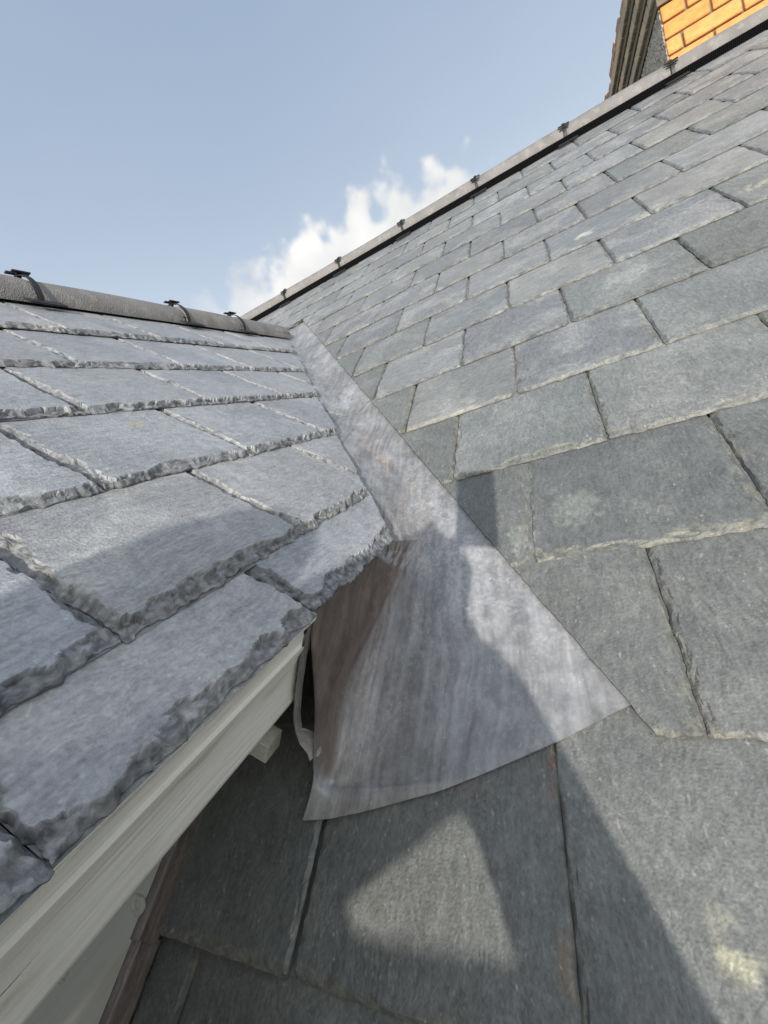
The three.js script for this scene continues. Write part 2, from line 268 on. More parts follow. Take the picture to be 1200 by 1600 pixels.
// ------------------------------------------------------------------ main roof
const deckMat = new THREE.MeshStandardMaterial({ color: new THREE.Color().setRGB(.05, .045, .04), roughness: .95 });
const roof = thing('main_roof', 'long main roof of grey slates rising to the upper ridge, right of the valley', 'roof', at(main, 0, 0, -.06));
part(roof, 'deck', slab(main, [[-2.6, 3.47], [-2.6, -1.9], [2.6, -1.9], [2.6, 3.47]], -.075, -.05), deckMat);
{
  const back = { o: at(main, 0, 3.50), x: V(-1, 0, 0), s: V(0, sM, cM), n: V(0, cM, -sM) };
  part(roof, 'deck', slab(back, [[-2.6, -3.6], [2.6, -3.6], [2.6, -.015], [-2.6, -.015]], -.06, -.02), deckMat);
}
const G0 = .25025, rowM = (k) => -.0795 + G0 * k, UJ = -.1038;
const dustyM = [.92, .85, .70];
for (let k = -6; k <= 13; k++) {
  const s0 = rowM(k), R = rng(500 + k), par = ((k % 2) + 2) % 2;
  const uR = k < 0 ? 1.0 : k < 3 ? .95 : k < 7 ? 1.25 : 1.9, uL = k <= 0 ? -.625 : k >= 11 ? -2.45 : cutM(s0 + G0) - .02;
  for (let m = -20; m < 20; m++) {
    if ((((m - par) % 2) + 2) % 2) continue;
    const a = UJ + m * .15 + .0009 + (R() - .5) * .003, b = a + .2980 + (R() - .5) * .0012;
    if (b < uL + .004 || a > uR) continue;
    const near = k <= 3 && k >= 0, seed = 3000 + k * 60 + m, rs = rng(seed);
    const chopR = k > 1 && rs() < .55 ? .008 + .014 * rs() : .003, chopL = rs() < .3 ? .01 * rs() + .003 : .003;
    const isCut = k >= 1 && k <= 10, side = k <= 0 ? -.622 : -2.5;
    const xmin = (s) => { let x = Math.max(a + Math.max(0, chopL - s) * .9, side); if (isCut) x = Math.max(x, cutM(s0 + s)); return x; };
    const xmax = (s) => Math.max(b - Math.max(0, chopR - s) * .9, side);
    const len = k === 13 ? .29 : .5;
    const plain = k <= 2 || rng(seed + 7)() < (k === 3 ? .7 : k < 7 ? .4 : .12);          // two slate materials: a darker plain greenish one low down, a paler swirled one higher up
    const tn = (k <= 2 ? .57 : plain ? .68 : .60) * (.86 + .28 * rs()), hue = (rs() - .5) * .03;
    const g = slateGeo({
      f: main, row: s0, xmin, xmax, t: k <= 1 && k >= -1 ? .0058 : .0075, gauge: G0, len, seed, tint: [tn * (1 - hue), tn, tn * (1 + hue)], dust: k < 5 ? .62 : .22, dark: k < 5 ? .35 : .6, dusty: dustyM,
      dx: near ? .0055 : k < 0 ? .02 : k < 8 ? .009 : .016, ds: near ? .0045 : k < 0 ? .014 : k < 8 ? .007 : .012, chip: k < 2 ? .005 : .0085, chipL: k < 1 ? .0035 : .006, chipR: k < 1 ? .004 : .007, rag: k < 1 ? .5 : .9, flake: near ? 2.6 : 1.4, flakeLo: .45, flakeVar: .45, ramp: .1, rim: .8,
      cutL: xmin(.1) > a + .02, cutR: false, lift: (k === 1 && a < 0 && b > -.05 ? .0042 : 0) + (k === 0 && b < -.35 ? .007 : 0) + rs() * .0008, tiltK: k === 1 && b < .1 ? .95 : 1, crease: .55,
    });
    if (!g) continue;
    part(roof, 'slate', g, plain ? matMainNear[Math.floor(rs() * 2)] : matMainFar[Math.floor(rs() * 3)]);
  }
}
// slates of the main roof that run on into the dark under the dormer eaves
for (const [k, a, b] of [[1, -.622, -.556], [1, -.552, -.43], [2, -.622, -.42]]) {
  const rs = rng(90 + k), g = slateGeo({ f: main, row: rowM(k), xmin: () => a, xmax: () => b, t: .009, gauge: G0, len: .3, seed: 700 + k + Math.round(b * 100), tint: [.54, .54, .54], dust: .2, dusty: dustyM, dx: .02, ds: .014, chip: .01, chipL: .006, chipR: .006, rag: .8, crease: .5 });
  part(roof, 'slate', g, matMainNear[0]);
}

// ------------------------------------------------------------------ ridge tiles with their clips
const tileTex = tex(512, 512, (i, j, c) => { const u = i / 512, v = j / 512, t = .8 + .5 * fbm(u * 6, v * 6, 61, 5, 6, 6) + .18 * (hash2(i, j, 62) - .5), l = sstep(.6, .75, fbm(u * 14, v * 14, 63, 4, 14, 14)); c[0] = lerp(.20 * t, .33, l * .4); c[1] = lerp(.193 * t, .318, l * .4); c[2] = lerp(.188 * t, .30, l * .4); });
const tileBump = tex(512, 512, (i, j, c) => { const u = i / 512, v = j / 512; c[0] = c[1] = c[2] = .6 * fbm(u * 12, v * 12, 65, 4, 12, 12) + .4 * vnoise(u * 170, v * 170, 66, 170, 170); }, false);
const tileMat = new THREE.MeshStandardMaterial({ map: tileTex, bumpMap: tileBump, bumpScale: .003, roughness: .75 });
const clipMat = new THREE.MeshStandardMaterial({ color: new THREE.Color().setRGB(.028, .028, .03), roughness: .5, metalness: .3 });
const combMat = new THREE.MeshPhysicalMaterial({ color: new THREE.Color().setRGB(.008, .008, .009), roughness: 1, specularIntensity: .15 });
// frame: axis a, side e (towards the viewer), up
function ridgeTile(c0, ax, e, up, r, len, seed) {
  const prof = [], K = 56, th = .012; for (let k = 0; k <= K; k++) { const a = lerp(-27, 207, k / K) * Math.PI / 180; prof.push([Math.cos(a), Math.sin(a)]); }
  const G = [], UVs = [], nl = 18;
  for (let j = 0; j <= nl; j++) {
    const l = len * j / nl, rr = r + .002 * Math.sin(l * 7 + seed) + (j === 0 || j === nl ? -.002 : 0); G.push(prof.map(([x, y], k) => c0.clone().addScaledVector(ax, l).addScaledVector(e, x * rr).addScaledVector(up, y * rr * 1.0 + 0)));
    UVs.push(prof.map((_, k) => [k / K * r * 3.5 / .4 + seed * .37, l / .4 + seed * .21]));
  }
  return sheet(G, -th, UVs, null, .7);
}
function clipGeo(c, ax, e0, up0, r, footDir, footN, footAt, roll = 0) {
  const e = e0, up = up0;
  const parts = [];
  const G = [], UVs = [], K = 16; for (let j = 0; j <= 1; j++) { G.push([]); UVs.push([]); for (let k = 0; k <= K; k++) { const a = lerp(-25, roll ? 70 : 100, k / K) * Math.PI / 180; G[j].push(c.clone().addScaledVector(ax, (j - .5) * .016).addScaledVector(e, Math.cos(a) * (r + .005)).addScaledVector(up, Math.sin(a) * (r + .005))); UVs[j].push([k / K, j]); } }
  parts.push(sheet(G, .003, UVs, null, .7));
  const bx = (p, sx, sy, sz, X, Y, Z) => { const g = new THREE.BoxGeometry(sx, sy, sz).toNonIndexed(); g.applyMatrix4(new THREE.Matrix4().makeBasis(X, Y, Z).setPosition(p)); parts.push(g); };
  const tu = up0.clone().multiplyScalar(Math.cos(roll)).addScaledVector(e0, Math.sin(roll)), te = e0.clone().multiplyScalar(Math.cos(roll)).addScaledVector(up0, -Math.sin(roll)), topP = c.clone().addScaledVector(tu, r + (roll ? .007 : .013)).addScaledVector(te, r * .15);
  bx(topP, .062, .004, .013, ax, tu, te); bx(topP.clone().addScaledVector(te, .022).addScaledVector(tu, -.004), .050, .004, .011, ax, tu, te); bx(topP.clone().addScaledVector(te, .011).addScaledVector(tu, -.003), .016, .004, .03, ax, tu, te);
  bx(topP.clone().addScaledVector(tu, -.008), .012, .02, .012, ax, tu, te);
  bx(footAt, .105, .004, .034, ax, footN, footDir);
  for (const g of parts) for (const k of Object.keys(g.attributes)) if (!['position', 'normal', 'uv'].includes(k)) g.deleteAttribute(k);
  return mergeGeometries(parts);
}
function comb(p0, ax, outDir, upDir, len, h, th, n) {                // corrugated eaves of the vented ridge: little upright ribs
  const parts = [], st = len / n;
  for (let i = 0; i < n; i++) { const g = new THREE.CylinderGeometry(st * .36, st * .36, h, 5, 1); g.applyMatrix4(new THREE.Matrix4().makeBasis(ax, upDir, outDir).setPosition(p0.clone().addScaledVector(ax, st * (i + .5)))); parts.push(g); }
  const bk = new THREE.BoxGeometry(len, h, th); bk.applyMatrix4(new THREE.Matrix4().makeBasis(ax, upDir, outDir).setPosition(p0.clone().addScaledVector(ax, len / 2).addScaledVector(outDir, -th * .5))); parts.push(bk);
  return mergeGeometries(parts);
}
const Xp = V(1, 0, 0), Yp = V(0, 1, 0), Zp = V(0, 0, 1), mX = V(-1, 0, 0), mZ = V(0, 0, -1);
const mainAxis = W_(0, 1.332, -3.286), dormAxis = W_(-1.418, .757, 0);
{
  const L = .54, x0 = -2.376;
  part(roof, 'ridge_vent_strip', comb(at(main, x0 - .1, 3.415, .014), Xp, main.s.clone().negate(), main.n, 4.7, .036, .012, 570), combMat);
  for (let i = 0; i < 9; i++) {
    const c = mainAxis.clone().setX(mainAxis.x + x0 + L * i - .002);
    const tl = part(roof, 'ridge_tile', ridgeTile(c, Xp, Zp, Yp, .070 + (i % 2) * .0015, L - .006, i + 1), tileMat);
    if (i > 0) part(tl, 'ridge_clip', clipGeo(c, Xp, Zp, Yp, .074, main.s.clone().negate(), main.n, at(main, c.x - main.o.x, 3.372, .012), .75), clipMat);
  }
  const lump = new THREE.IcosahedronGeometry(.06, 3), p = lump.attributes.position; for (let i = 0; i < p.count; i++) { const a = V().fromBufferAttribute(p, i), k = .75 + .6 * fbm(a.x * 40 + 5, a.y * 40 + a.z * 31, 8, 3); p.setXYZ(i, a.x * k * .8, a.y * k * .8, a.z * k); } lump.computeVertexNormals(); lump.translate(mainAxis.x + x0 + .0, mainAxis.y - .03, mainAxis.z + .045);
  part(roof, 'ridge_mortar', lump, new THREE.MeshStandardMaterial({ color: new THREE.Color().setRGB(.55, .30, .13), roughness: .95 }), 'broken orange mortar at the end of the upper ridge');
}

// ------------------------------------------------------------------ dormer: slates, ridge, moulded eaves board, cheek
const dormer = thing('dormer', 'slated dormer on the left with cream moulded eaves board and boarded cheek', 'dormer', at(dorm, 0, .1, -.1));
part(dormer, 'deck', slab(dorm, [[-1.6, .15], [.60, .15], [valleyD(1.55) - .06, 1.56], [-1.6, 1.56]], -.06, -.03), deckMat);
{
  const back = { o: dormAxis.clone().add(V(0, -.0, 0)), x: Zp, s: V(cD, sD, 0), n: V(-sD, cD, 0) };
  part(dormer, 'deck', slab(back, [[-1.6 + .0, -1.6], [1.6, -1.6], [1.6, -.02], [-2.2, -.02]].map(([x, s]) => [x, s]), -.06, -.02), deckMat);
}
const rowsD = [[.1348, .0833, .106], [.2408, .2128, .234], [.4745, .3680, .243], [.7175, .5140, .2413], [.9588, .6650, .2703], [1.2291, .8190, .2703]];
const dustyD = [.82, .78, .68];
rowsD.forEach(([s0, j0, ex], r) => {
  const g0 = .243;
  for (let m = -8; m < 9; m++) {
    const seed = 9000 + r * 40 + m, rs = rng(seed), a = j0 + m * .2985 + .0015, b = a + .2955;
    const cutAt = (s) => cutD(s0 + s);
    if (a > cutAt(.25) - .01 || b < -1.4) continue;
    const nearD = a > -.4 && a < 1.3;
    const small = r === 0 && m === 1, xmaxF = small ? (s) => Math.min(.672 + 1.0 * s, cutAt(s) + .02) : r === 0 ? () => b : (s) => Math.min(b, cutAt(s));
    if (r === 0 && m > 1) continue;
    const tn = .92 * (.93 + .13 * rs()), hue = (rs() - .5) * .04;
    const g = slateGeo({
      f: dorm, row: s0, xmin: () => a, xmax: xmaxF, t: .0125, gauge: g0, len: r === 5 ? .33 : .48, seed, tint: [tn * (1 - hue), tn, tn * (1 + hue)], dust: .22, dark: .8, dusty: dustyD, layers: 6, ramp: .12, flakeLo: .1, flake: r < 3 ? 1.3 : 1.1,
      dx: nearD ? (r < 2 ? .0034 : r < 4 ? .0045 : .006) : .02, ds: nearD ? (r < 2 ? .0032 : r < 4 ? .0042 : .0055) : .014,
      chip: r === 0 ? .020 : r < 2 ? .017 : .014, chipL: r < 3 ? .015 : .012, chipR: .008, rag: 1.6, cutR: r > 0 && b > cutAt(.1), lift: (r === 0 ? -.0085 : 0) + (small ? .002 : 0) + rs() * .001, wave: 1.2, crease: .32,
    });
    if (g) part(dormer, 'slate', g, matDormer[Math.floor(rs() * 3)]);
  }
});
{
  const zs = [[1.213, -.535], [.678, -.535], [.143, -.535], [-.392, -.535], [-.927, -.578], [-1.505, -.355], [-1.862, -.43]];       // start z, length away from the lens
  part(dormer, 'ridge_vent_strip', comb(at(dorm, -1.25, 1.522, .010), mZ, dorm.s.clone().negate(), dorm.n, 3.53, .03, .012, 430), combMat);
  zs.forEach(([z, l], i) => {
    const c = dormAxis.clone().setZ(dormAxis.z + z), len = -l;
    const tl = part(dormer, 'ridge_tile', ridgeTile(c, mZ, Xp, Yp, .065 + (i % 2) * .0015, len - .005, i + 21), tileMat);
    if (i > 0) part(tl, 'ridge_clip', clipGeo(c, mZ, Xp, Yp, .069, dorm.s.clone().negate(), dorm.n, at(dorm, -z + .0, 1.480, .012)), clipMat);
  });
}
// painted timber
function woodMaps(seed, tone, crack) {
  const cr = strokes(N, seed + 2, crack, 60, 420, 1.9, .3, 1, -.03, .03, .05), hair = strokes(N, seed + 3, crack * 6, 20, 160, .8, .1, .5, -.03, .03, .05);
  const map = tex(N, N, (i, j, c) => {
    const u = i / N, v = j / N, cl = fbm(u * 3, v * 9, seed, 4, 3, 9) - .5, gr = vnoise(u * 10, v * 240, seed + 5, 10, 240) - .5, st = sstep(.58, .8, fbm(u * 5, v * 26, seed + 7, 4, 5, 26));
    const k = clamp(cr[j * N + i] * .8 + hair[j * N + i] * .45), t = 1 + .10 * cl + .07 * gr + .04 * (hash2(i, j, seed) - .5);
    for (let q = 0; q < 3; q++) c[q] = lerp(lerp(tone[q] * t, [.40, .34, .25][q], st * .45), [.10, .08, .055][q], k);
  });
  const bump = tex(N, N, (i, j, c) => { const u = i / N, v = j / N; c[0] = c[1] = c[2] = clamp(.6 + .35 * (fbm(u * 8, v * 90, seed + 8, 3, 8, 90) - .5) - .5 * cr[j * N + i] - .2 * hair[j * N + i] + .2 * (fbm(u * 5, v * 10, seed + 9, 2, 5, 10) - .5)); }, false);
  return { map, bumpMap: bump };
}
const paint = new THREE.MeshPhysicalMaterial({ ...woodMaps(201, [.84, .815, .74], 60), bumpScale: .003, roughness: .55 });
{
  // profile of the eaves moulding in (x, y) from the lens; it runs along the dormer
  const P = [[-.331, -.179], [-.3325, -.1815], [-.337, -.184], [-.343, -.187], [-.350, -.190], [-.3585, -.202], [-.3605, -.207], [-.3590, -.211], [-.364, -.217], [-.375, -.226], [-.386, -.240], [-.394, -.256], [-.4005, -.270], [-.4035, -.281], [-.409, -.288], [-.425, -.299], [-.447, -.313], [-.466, -.3265], [-.474, -.327], [-.50, -.315], [-.50, -.20], [-.40, -.155]];
  const nz = 150, z0 = -.389, z1 = 1.7, R = rng(77), G = [], UVs = [];
  const endJ = P.map((_, i) => [0, .004, -.004, .006, .012, .004, .010, .015, .0, -.006, -.002, .008, .012, .004, 0, .006, .012, .004, 0, 0, 0, 0][i] || 0);
  for (let j = 0; j <= nz; j++) {
    const q = j / nz, zz = z0 + (z1 - z0) * q * q * (.35 + .65 * q) ;
    G.push(P.map(([x, y], i) => { const w = .0016 * (fbm(zz * 14, i * .5, 83, 3) - .5) + .0012 * (vnoise(zz * 60, i * 1.1, 84) - .5); return W_(x + w, y + w * .6, zz + endJ[i] * Math.exp(-(zz - z0) / .02) + .004 * (vnoise(i * .9, 3, 85) - .5) * Math.exp(-(zz - z0) / .02)); }));
    let acc = 0; UVs.push(P.map(([x, y], i) => { if (i) acc += Math.hypot(x - P[i - 1][0], y - P[i - 1][1]); return [zz / .55, acc / .55]; }));
  }
  for (const r of G) r.push(r[0].clone()); for (const r of UVs) r.push([r[0][0], r[r.length - 1][1] + .1]);
  const g = sheet(G, .001, UVs, null, .5);
  // close the sawn end
  const sh = new THREE.Shape(P.map(([x, y]) => new THREE.Vector2(x, y))), cap = new THREE.ShapeGeometry(sh).toNonIndexed(), cp = cap.attributes.position;
  for (let i = 0; i < cp.count; i++) { const w = W_(cp.getX(i), cp.getY(i), z0 + .006); cp.setXYZ(i, w.x, w.y, w.z); } cap.computeVertexNormals();
  part(dormer, 'eaves_moulding', mergeGeometries([g, cap]), paint);
  const bb = new RoundedBoxGeometry(.062, .034, .034, 2, .002); bb.rotateZ(-.6); bb.translate(EYE.x - .498, EYE.y - .342, EYE.z - .388 + .017);
  part(dormer, 'soffit_bearer', bb, paint);
  const sof = new THREE.BoxGeometry(.16, .018, 2.3); sof.translate(EYE.x - .575, EYE.y - .30, EYE.z + .55); part(dormer, 'soffit_board', sof, paint);
  // cheek boarding, foot cut to the slope of the main roof, top hidden behind the moulding
  const yM = (z) => (-DM - sM * z) / cM;
  const cs = new THREE.Shape([[1.6, yM(1.6) - .03], [-.9, yM(-.9) - .03], [-.9, .05], [1.6, .05]].map(([z, y]) => new THREE.Vector2(z, y)));
  const cg = new THREE.ExtrudeGeometry(cs, { depth: .022, bevelEnabled: false }); cg.applyMatrix4(new THREE.Matrix4().makeBasis(Zp, Yp, mX).setPosition(EYE.clone().add(V(-.650, 0, 0))));
  const cuv = cg.attributes.uv; for (let i = 0; i < cuv.count; i++) cuv.setXY(i, cuv.getX(i) / .8, cuv.getY(i) / .8);
  const cheekMat = new THREE.MeshPhysicalMaterial({ ...woodMaps(231, [.46, .46, .415], 3), bumpScale: .002, roughness: .6 });
  const cheek = part(dormer, 'cheek_board', cg, cheekMat, 'grey green painted cheek boarding with knots');
  for (const [z, y, rx, ry, sd] of [[-.221, -.478, .0085, .015, 1], [-.207, -.452, .004, .007, 2], [-.133, -.460, .0045, .006, 3]]) {
    const kg = new THREE.CircleGeometry(1, 40, 0, Math.PI * 2), G2 = [], U2 = [];
    for (let j = 0; j <= 8; j++) { G2.push([]); U2.push([]); for (let i = 0; i <= 36; i++) { const a = i / 36 * 6.2832, rr = (j / 8) * (1 + .22 * (vnoise(2 + Math.cos(a) * 1.5, 2 + Math.sin(a) * 1.5, sd) - .5)), hh = .0022 * Math.sin(Math.PI * clamp((1 - j / 8) * 1.6)) * (.6 + .8 * vnoise(i * .5, j * .7, sd + 5)); G2[j].push(W_(-.6495 + hh, y + Math.sin(a) * ry * rr, z + Math.cos(a) * rx * rr)); U2[j].push([.3 + rr * .02 * Math.cos(a), .7 + rr * .02 * Math.sin(a)]); } }
    kg.dispose(); part(cheek, 'knot', sheet(G2, -.0006, U2, null, .9), cheekMat);
  }
}

// ------------------------------------------------------------------ lead
const NL = 1536;                                                    // one tile of lead is 0.9 m
const leadFl = strokes(NL, 301, 9000, 3, 20, 1.7, .1, 1, .2, 2.9, 1.4), leadSc = strokes(NL, 302, 380, 40, 320, .8, .1, .5, 1.3, 1.85, .5);
const leadMap = tex(NL, NL, (i, j, c) => {
  const u = i / NL, v = j / NL, wx = fbm(u * 6, v * 6, 311, 3, 6, 6) - .5, wy = fbm(u * 6, v * 6, 312, 3, 6, 6) - .5;
  const cl = fbm(u * 5, v * 4, 313, 4, 5, 4) - .5, run = fbm(u * 120 + wx * 6, v * 8, 314, 4, 120, 8) - .5, mott = fbm(u * 60, v * 60, 310, 3, 60, 60) - .5;
  const pat = sstep(.38, .74, fbm(u * 170 + wx * 8, v * 150 + wy * 8, 315, 3, 170, 150)), wide = sstep(.30, .72, fbm(u * 9 + wx, v * 5 + wy, 316, 5, 9, 5));
  const t = 1 + .25 * cl + .75 * run + .35 * mott + .25 * (hash2(i, j, 318) - .5), p = clamp(pat * (.06 + .20 * wide) + .14 * wide + leadFl[j * NL + i] * (.3 + .6 * wide) + leadSc[j * NL + i] * .8);
  const cu = sstep(.62, .8, fbm(u * 13, v * 9, 319, 4, 13, 9)) * .4;
  for (let k = 0; k < 3; k++) c[k] = lerp(lerp([.36, .362, .368][k] * t, [.32, .24, .20][k], cu * .5), [.80, .81, .82][k], p);
});
const leadRough = tex(512, 512, (i, j, c) => { const u = i / 512, v = j / 512; c[0] = 0; c[1] = clamp(.50 + .22 * (fbm(u * 40, v * 40, 321, 4, 40, 40) - .5) + .12 * (hash2(i, j, 322) - .5)); c[2] = clamp(.7 - .4 * sstep(.4, .7, fbm(u * 60, v * 60, 323, 3, 60, 60))); }, false);
const leadBump = tex(NL / 2, NL / 2, (i, j, c) => { const M = NL / 2, u = i / M, v = j / M; c[0] = c[1] = c[2] = clamp(.5 + .35 * (fbm(u * 40, v * 40, 331, 3, 40, 40) - .5) + .3 * (vnoise(u * 240, v * 240, 332, 240, 240) - .5) + .3 * (fbm(u * 120, v * 14, 333, 2, 120, 14) - .5)); }, false);
const leadMat = new THREE.MeshPhysicalMaterial({ map: leadMap, roughnessMap: leadRough, metalnessMap: leadRough, metalness: .55, roughness: 1, bumpMap: leadBump, bumpScale: .0007, vertexColors: true });
const flash = thing('valley_flashing', 'weathered grey lead sheet lining the valley and flaring out over the slates below', 'flashing', W_(-.3, -.35, -.5));
{
  const leadN = (s) => s < .06 ? lerp(.0052, .0042, (s + .05) / .11) : s < .2 ? lerp(.0042, .001, (s - .06) / .14) : s < .45 ? lerp(.001, -.008, (s - .2) / .25) : s < .7 ? lerp(-.008, -.0155, (s - .45) / .25) : -.0155;
  const onM = (x, s, dn = 0) => at(main, x, s, leadN(s) + dn);
  const vDir = V(-.5174, .4414, -.7332), vP = (t) => W_(.038 + vDir.x * t, -.466 + vDir.y * t, -.308 + vDir.z * t);
  const loc = (f, p) => { const d = p.clone().sub(f.o); return [d.dot(f.x), d.dot(f.s)]; };
  const across = 48;
  const polyline = (pts, n) => { const L = [0]; for (let i = 1; i < pts.length; i++) L.push(L[i - 1] + pts[i].distanceTo(pts[i - 1])); const out = []; for (let k = 0; k <= n; k++) { const d = L[L.length - 1] * k / n; let i = 1; while (i < pts.length - 1 && L[i] < d) i++; out.push(pts[i - 1].clone().lerp(pts[i], clamp((d - L[i - 1]) / (L[i] - L[i - 1] || 1)))); } return out; };
  const section = (T, C, E, f1, f2) => {                              // left end, corner, right end; corner rounded over f1 / f2 metres
    const a = C.clone().lerp(T, Math.min(.8, f1 / C.distanceTo(T))), b = C.clone().lerp(E, Math.min(.8, f2 / C.distanceTo(E))), half = across * .5, out = [];
    const bz = []; for (let k = 0; k <= 14; k++) { const q = k / 14; bz.push(a.clone().multiplyScalar((1 - q) * (1 - q)).addScaledVector(C, 2 * q * (1 - q)).addScaledVector(b, q * q)); }
    const left = polyline([T, ...bz.slice(0, 8)], half), right = polyline([...bz.slice(7), E], half); out.push(...left, ...right.slice(1)); return out;
  };
  const valleySection = (t, lift) => {
    const C0 = vP(t), [mx, ms] = loc(main, C0), [dx, ds] = loc(dorm, C0);
    let l = 0; while (mx + l < cutM(ms + l * .605) + .045 && l < .4) l += .004;
    let k = 0; while (dx - k > cutD(ds + k * 1.0777) - .085 && k < .5) k += .004; k = Math.max(k, .05);
    return section(at(dorm, dx - k, ds + k * 1.0777, -.021 + lift), C0.clone().add(V(0, -.014 + lift, 0)), onM(mx + l, ms + l * .605, lift), .035, .035);
  };
  const rightEdge = (s) => onM(cutM(s) + .03, s);
  const crossing = { };
  const keys = [];
  const TOP = 3.10, LAP = 1.325, END = .735;
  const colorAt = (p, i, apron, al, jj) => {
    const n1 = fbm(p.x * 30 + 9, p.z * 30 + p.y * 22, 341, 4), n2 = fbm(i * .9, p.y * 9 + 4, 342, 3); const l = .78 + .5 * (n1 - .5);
    const br = apron ? clamp((1 - sstep(across * .34, across * .60, i + 7 * (n2 - .5) + 9 * (fbm(i * 1.7, p.y * 5, 343, 3) - .5))) * al) : 0;    // streaky dark brown in the vertex colours over the upstand
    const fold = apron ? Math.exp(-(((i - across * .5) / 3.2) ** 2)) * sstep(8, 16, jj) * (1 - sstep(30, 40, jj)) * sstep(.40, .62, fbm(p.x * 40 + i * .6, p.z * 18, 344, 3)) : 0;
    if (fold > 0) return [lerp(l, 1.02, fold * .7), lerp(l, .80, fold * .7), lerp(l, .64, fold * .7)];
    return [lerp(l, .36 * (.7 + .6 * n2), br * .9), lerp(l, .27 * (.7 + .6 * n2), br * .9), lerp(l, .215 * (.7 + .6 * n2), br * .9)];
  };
  const make = (rows, name, label) => {
    const nj = rows.length, U = [], Cc = []; let vAcc = 0;
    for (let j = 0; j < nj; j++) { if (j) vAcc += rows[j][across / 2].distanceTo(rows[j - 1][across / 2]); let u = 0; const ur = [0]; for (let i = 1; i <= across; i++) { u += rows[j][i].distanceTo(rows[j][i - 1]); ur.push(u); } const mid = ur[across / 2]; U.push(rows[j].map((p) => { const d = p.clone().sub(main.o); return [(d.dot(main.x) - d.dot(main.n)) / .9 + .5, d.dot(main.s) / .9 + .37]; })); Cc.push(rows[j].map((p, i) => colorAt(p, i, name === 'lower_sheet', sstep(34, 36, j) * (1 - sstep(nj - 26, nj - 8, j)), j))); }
    return [U, Cc];
  };
  // upper sheet
  const up = []; for (let k = 0; k <= 46; k++) up.push(valleySection(lerp(TOP, LAP, k / 46), .0035));
  // its lower end is cut slightly bowed
  up[up.length - 1] = up[up.length - 1].map((p, i) => p.clone().addScaledVector(vDir, -.03 * Math.sin(Math.PI * clamp((i - 8) / (across - 16))) * 1 + .012));
  { const [U, Cc] = make(up, 'upper_sheet'); part(flash, 'upper_sheet', sheet(up.map((r) => r.slice().reverse()), .0025, U.map((r) => r.slice().reverse()), Cc.map((r) => r.slice().reverse()), .9), leadMat); }
  // lower sheet: valley, then the apron
  const low = []; for (let k = 0; k <= 34; k++) low.push(valleySection(lerp(LAP + .12, END, k / 34), 0));
  const pM = (x, y, z) => { const p = W_(x, y, z), [a, s] = loc(main, p); return [a, s]; };
  const hit = (x, s, dn = 0) => onM(x, s, dn);
  const ctl = [
    section(W_(-.352, -.158, -.610), hit(-.312, .530, 0), rightEdge(.545), .02, .03),
    section(W_(-.366, -.186, -.640), hit(-.324, .505, 0), rightEdge(.52), .02, .035),
    section(W_(-.352, -.186, -.600), hit(-.352, .405, 0), rightEdge(.43), .05, .06),
    section(W_(-.346, -.182, -.500), hit(-.372, .300, 0), rightEdge(.345), .07, .08),
    section(W_(-.338, -.172, -.402), hit(-.392, .205, 0), rightEdge(.275), .08, .09),
    section(W_(-.376, -.300, -.378), hit(-.402, .120, 0), rightEdge(.235), .08, .11),
    section(W_(-.402, -.385, -.356), hit(-.408, .086, 0), rightEdge(.219), .055, .13),
    polyline([hit(-.425, .058, .012), hit(-.39, .064, .004), hit(-.352, .074, .0), hit(-.243, .105), hit(-.196, .123), hit(-.107, .161), hit(-.017, .205), hit(.012, .213)], across),
  ];
  const cr = (a, b, c, d, t) => { const o = V(0, 0, 0); for (const k of ['x', 'y', 'z']) { const p0 = a[k], p1 = b[k], p2 = c[k], p3 = d[k]; o[k] = .5 * (2 * p1 + (p2 - p0) * t + (2 * p0 - 5 * p1 + 4 * p2 - p3) * t * t + (3 * p1 - p0 - 3 * p2 + p3) * t * t * t); } return o; };
  low.push(ctl[0]);
  for (let k = 1; k < ctl.length - 1; k++) { const n = k === 1 ? 6 : 12; for (let j = 0; j < n; j++) { const A = ctl[k === 1 ? 1 : k - 1], B = ctl[k], Cx = ctl[k + 1], D = ctl[Math.min(k + 2, ctl.length - 1)]; low.push(B.map((_, i) => cr(A[i], B[i], Cx[i], D[i], j / n))); } }
  low.push(ctl[ctl.length - 1]);
  for (const r of low) r.forEach((p, i) => { const w = (fbm(p.x * 22 + 3, p.z * 22 + p.y * 14, 351, 3) - .5) * .0022; p.addScaledVector(main.n, w); });
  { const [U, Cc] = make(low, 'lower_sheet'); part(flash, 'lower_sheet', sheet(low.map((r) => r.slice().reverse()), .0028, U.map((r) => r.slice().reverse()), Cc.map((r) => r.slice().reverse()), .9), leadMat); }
  // turned up strip of lead behind the cut end of the moulding, with its crumpled lower end
  const cm = (px, py, d) => { const q = V((px - 600) / 655.24, -(py - 800) / 655.24, -1).multiplyScalar(d).applyQuaternion(camera.quaternion); return q.add(EYE); };
  const edge = [[486, 946, .520], [478, 985, .528], [468, 1030, .536], [461, 1080, .545], [458, 1120, .552], [461, 1145, .556], [470, 1160, .558], [477, 1175, .556], [481, 1190, .553]].map((q) => cm(...q));
  const Gs = edge.map((p, i) => [0, .33, .66, 1].map((q) => p.clone().add(V(.003 * q + (i > 5 ? .010 * q : 0), 0, -(i > 5 ? .018 : .010) * q)).add(V(i > 5 ? (vnoise(i * 1.7, q * 3, 3) - .5) * .007 : 0, i > 5 ? (vnoise(i * 1.7, q * 3, 4) - .5) * .006 : 0, 0))));
  part(flash, 'turned_up_strip', sheet(Gs, .0028, Gs.map((r, j) => r.map((_, i) => [i * .01, j * .03])), Gs.map((r) => r.map(() => [.62, .58, .55])), .6), leadMat);
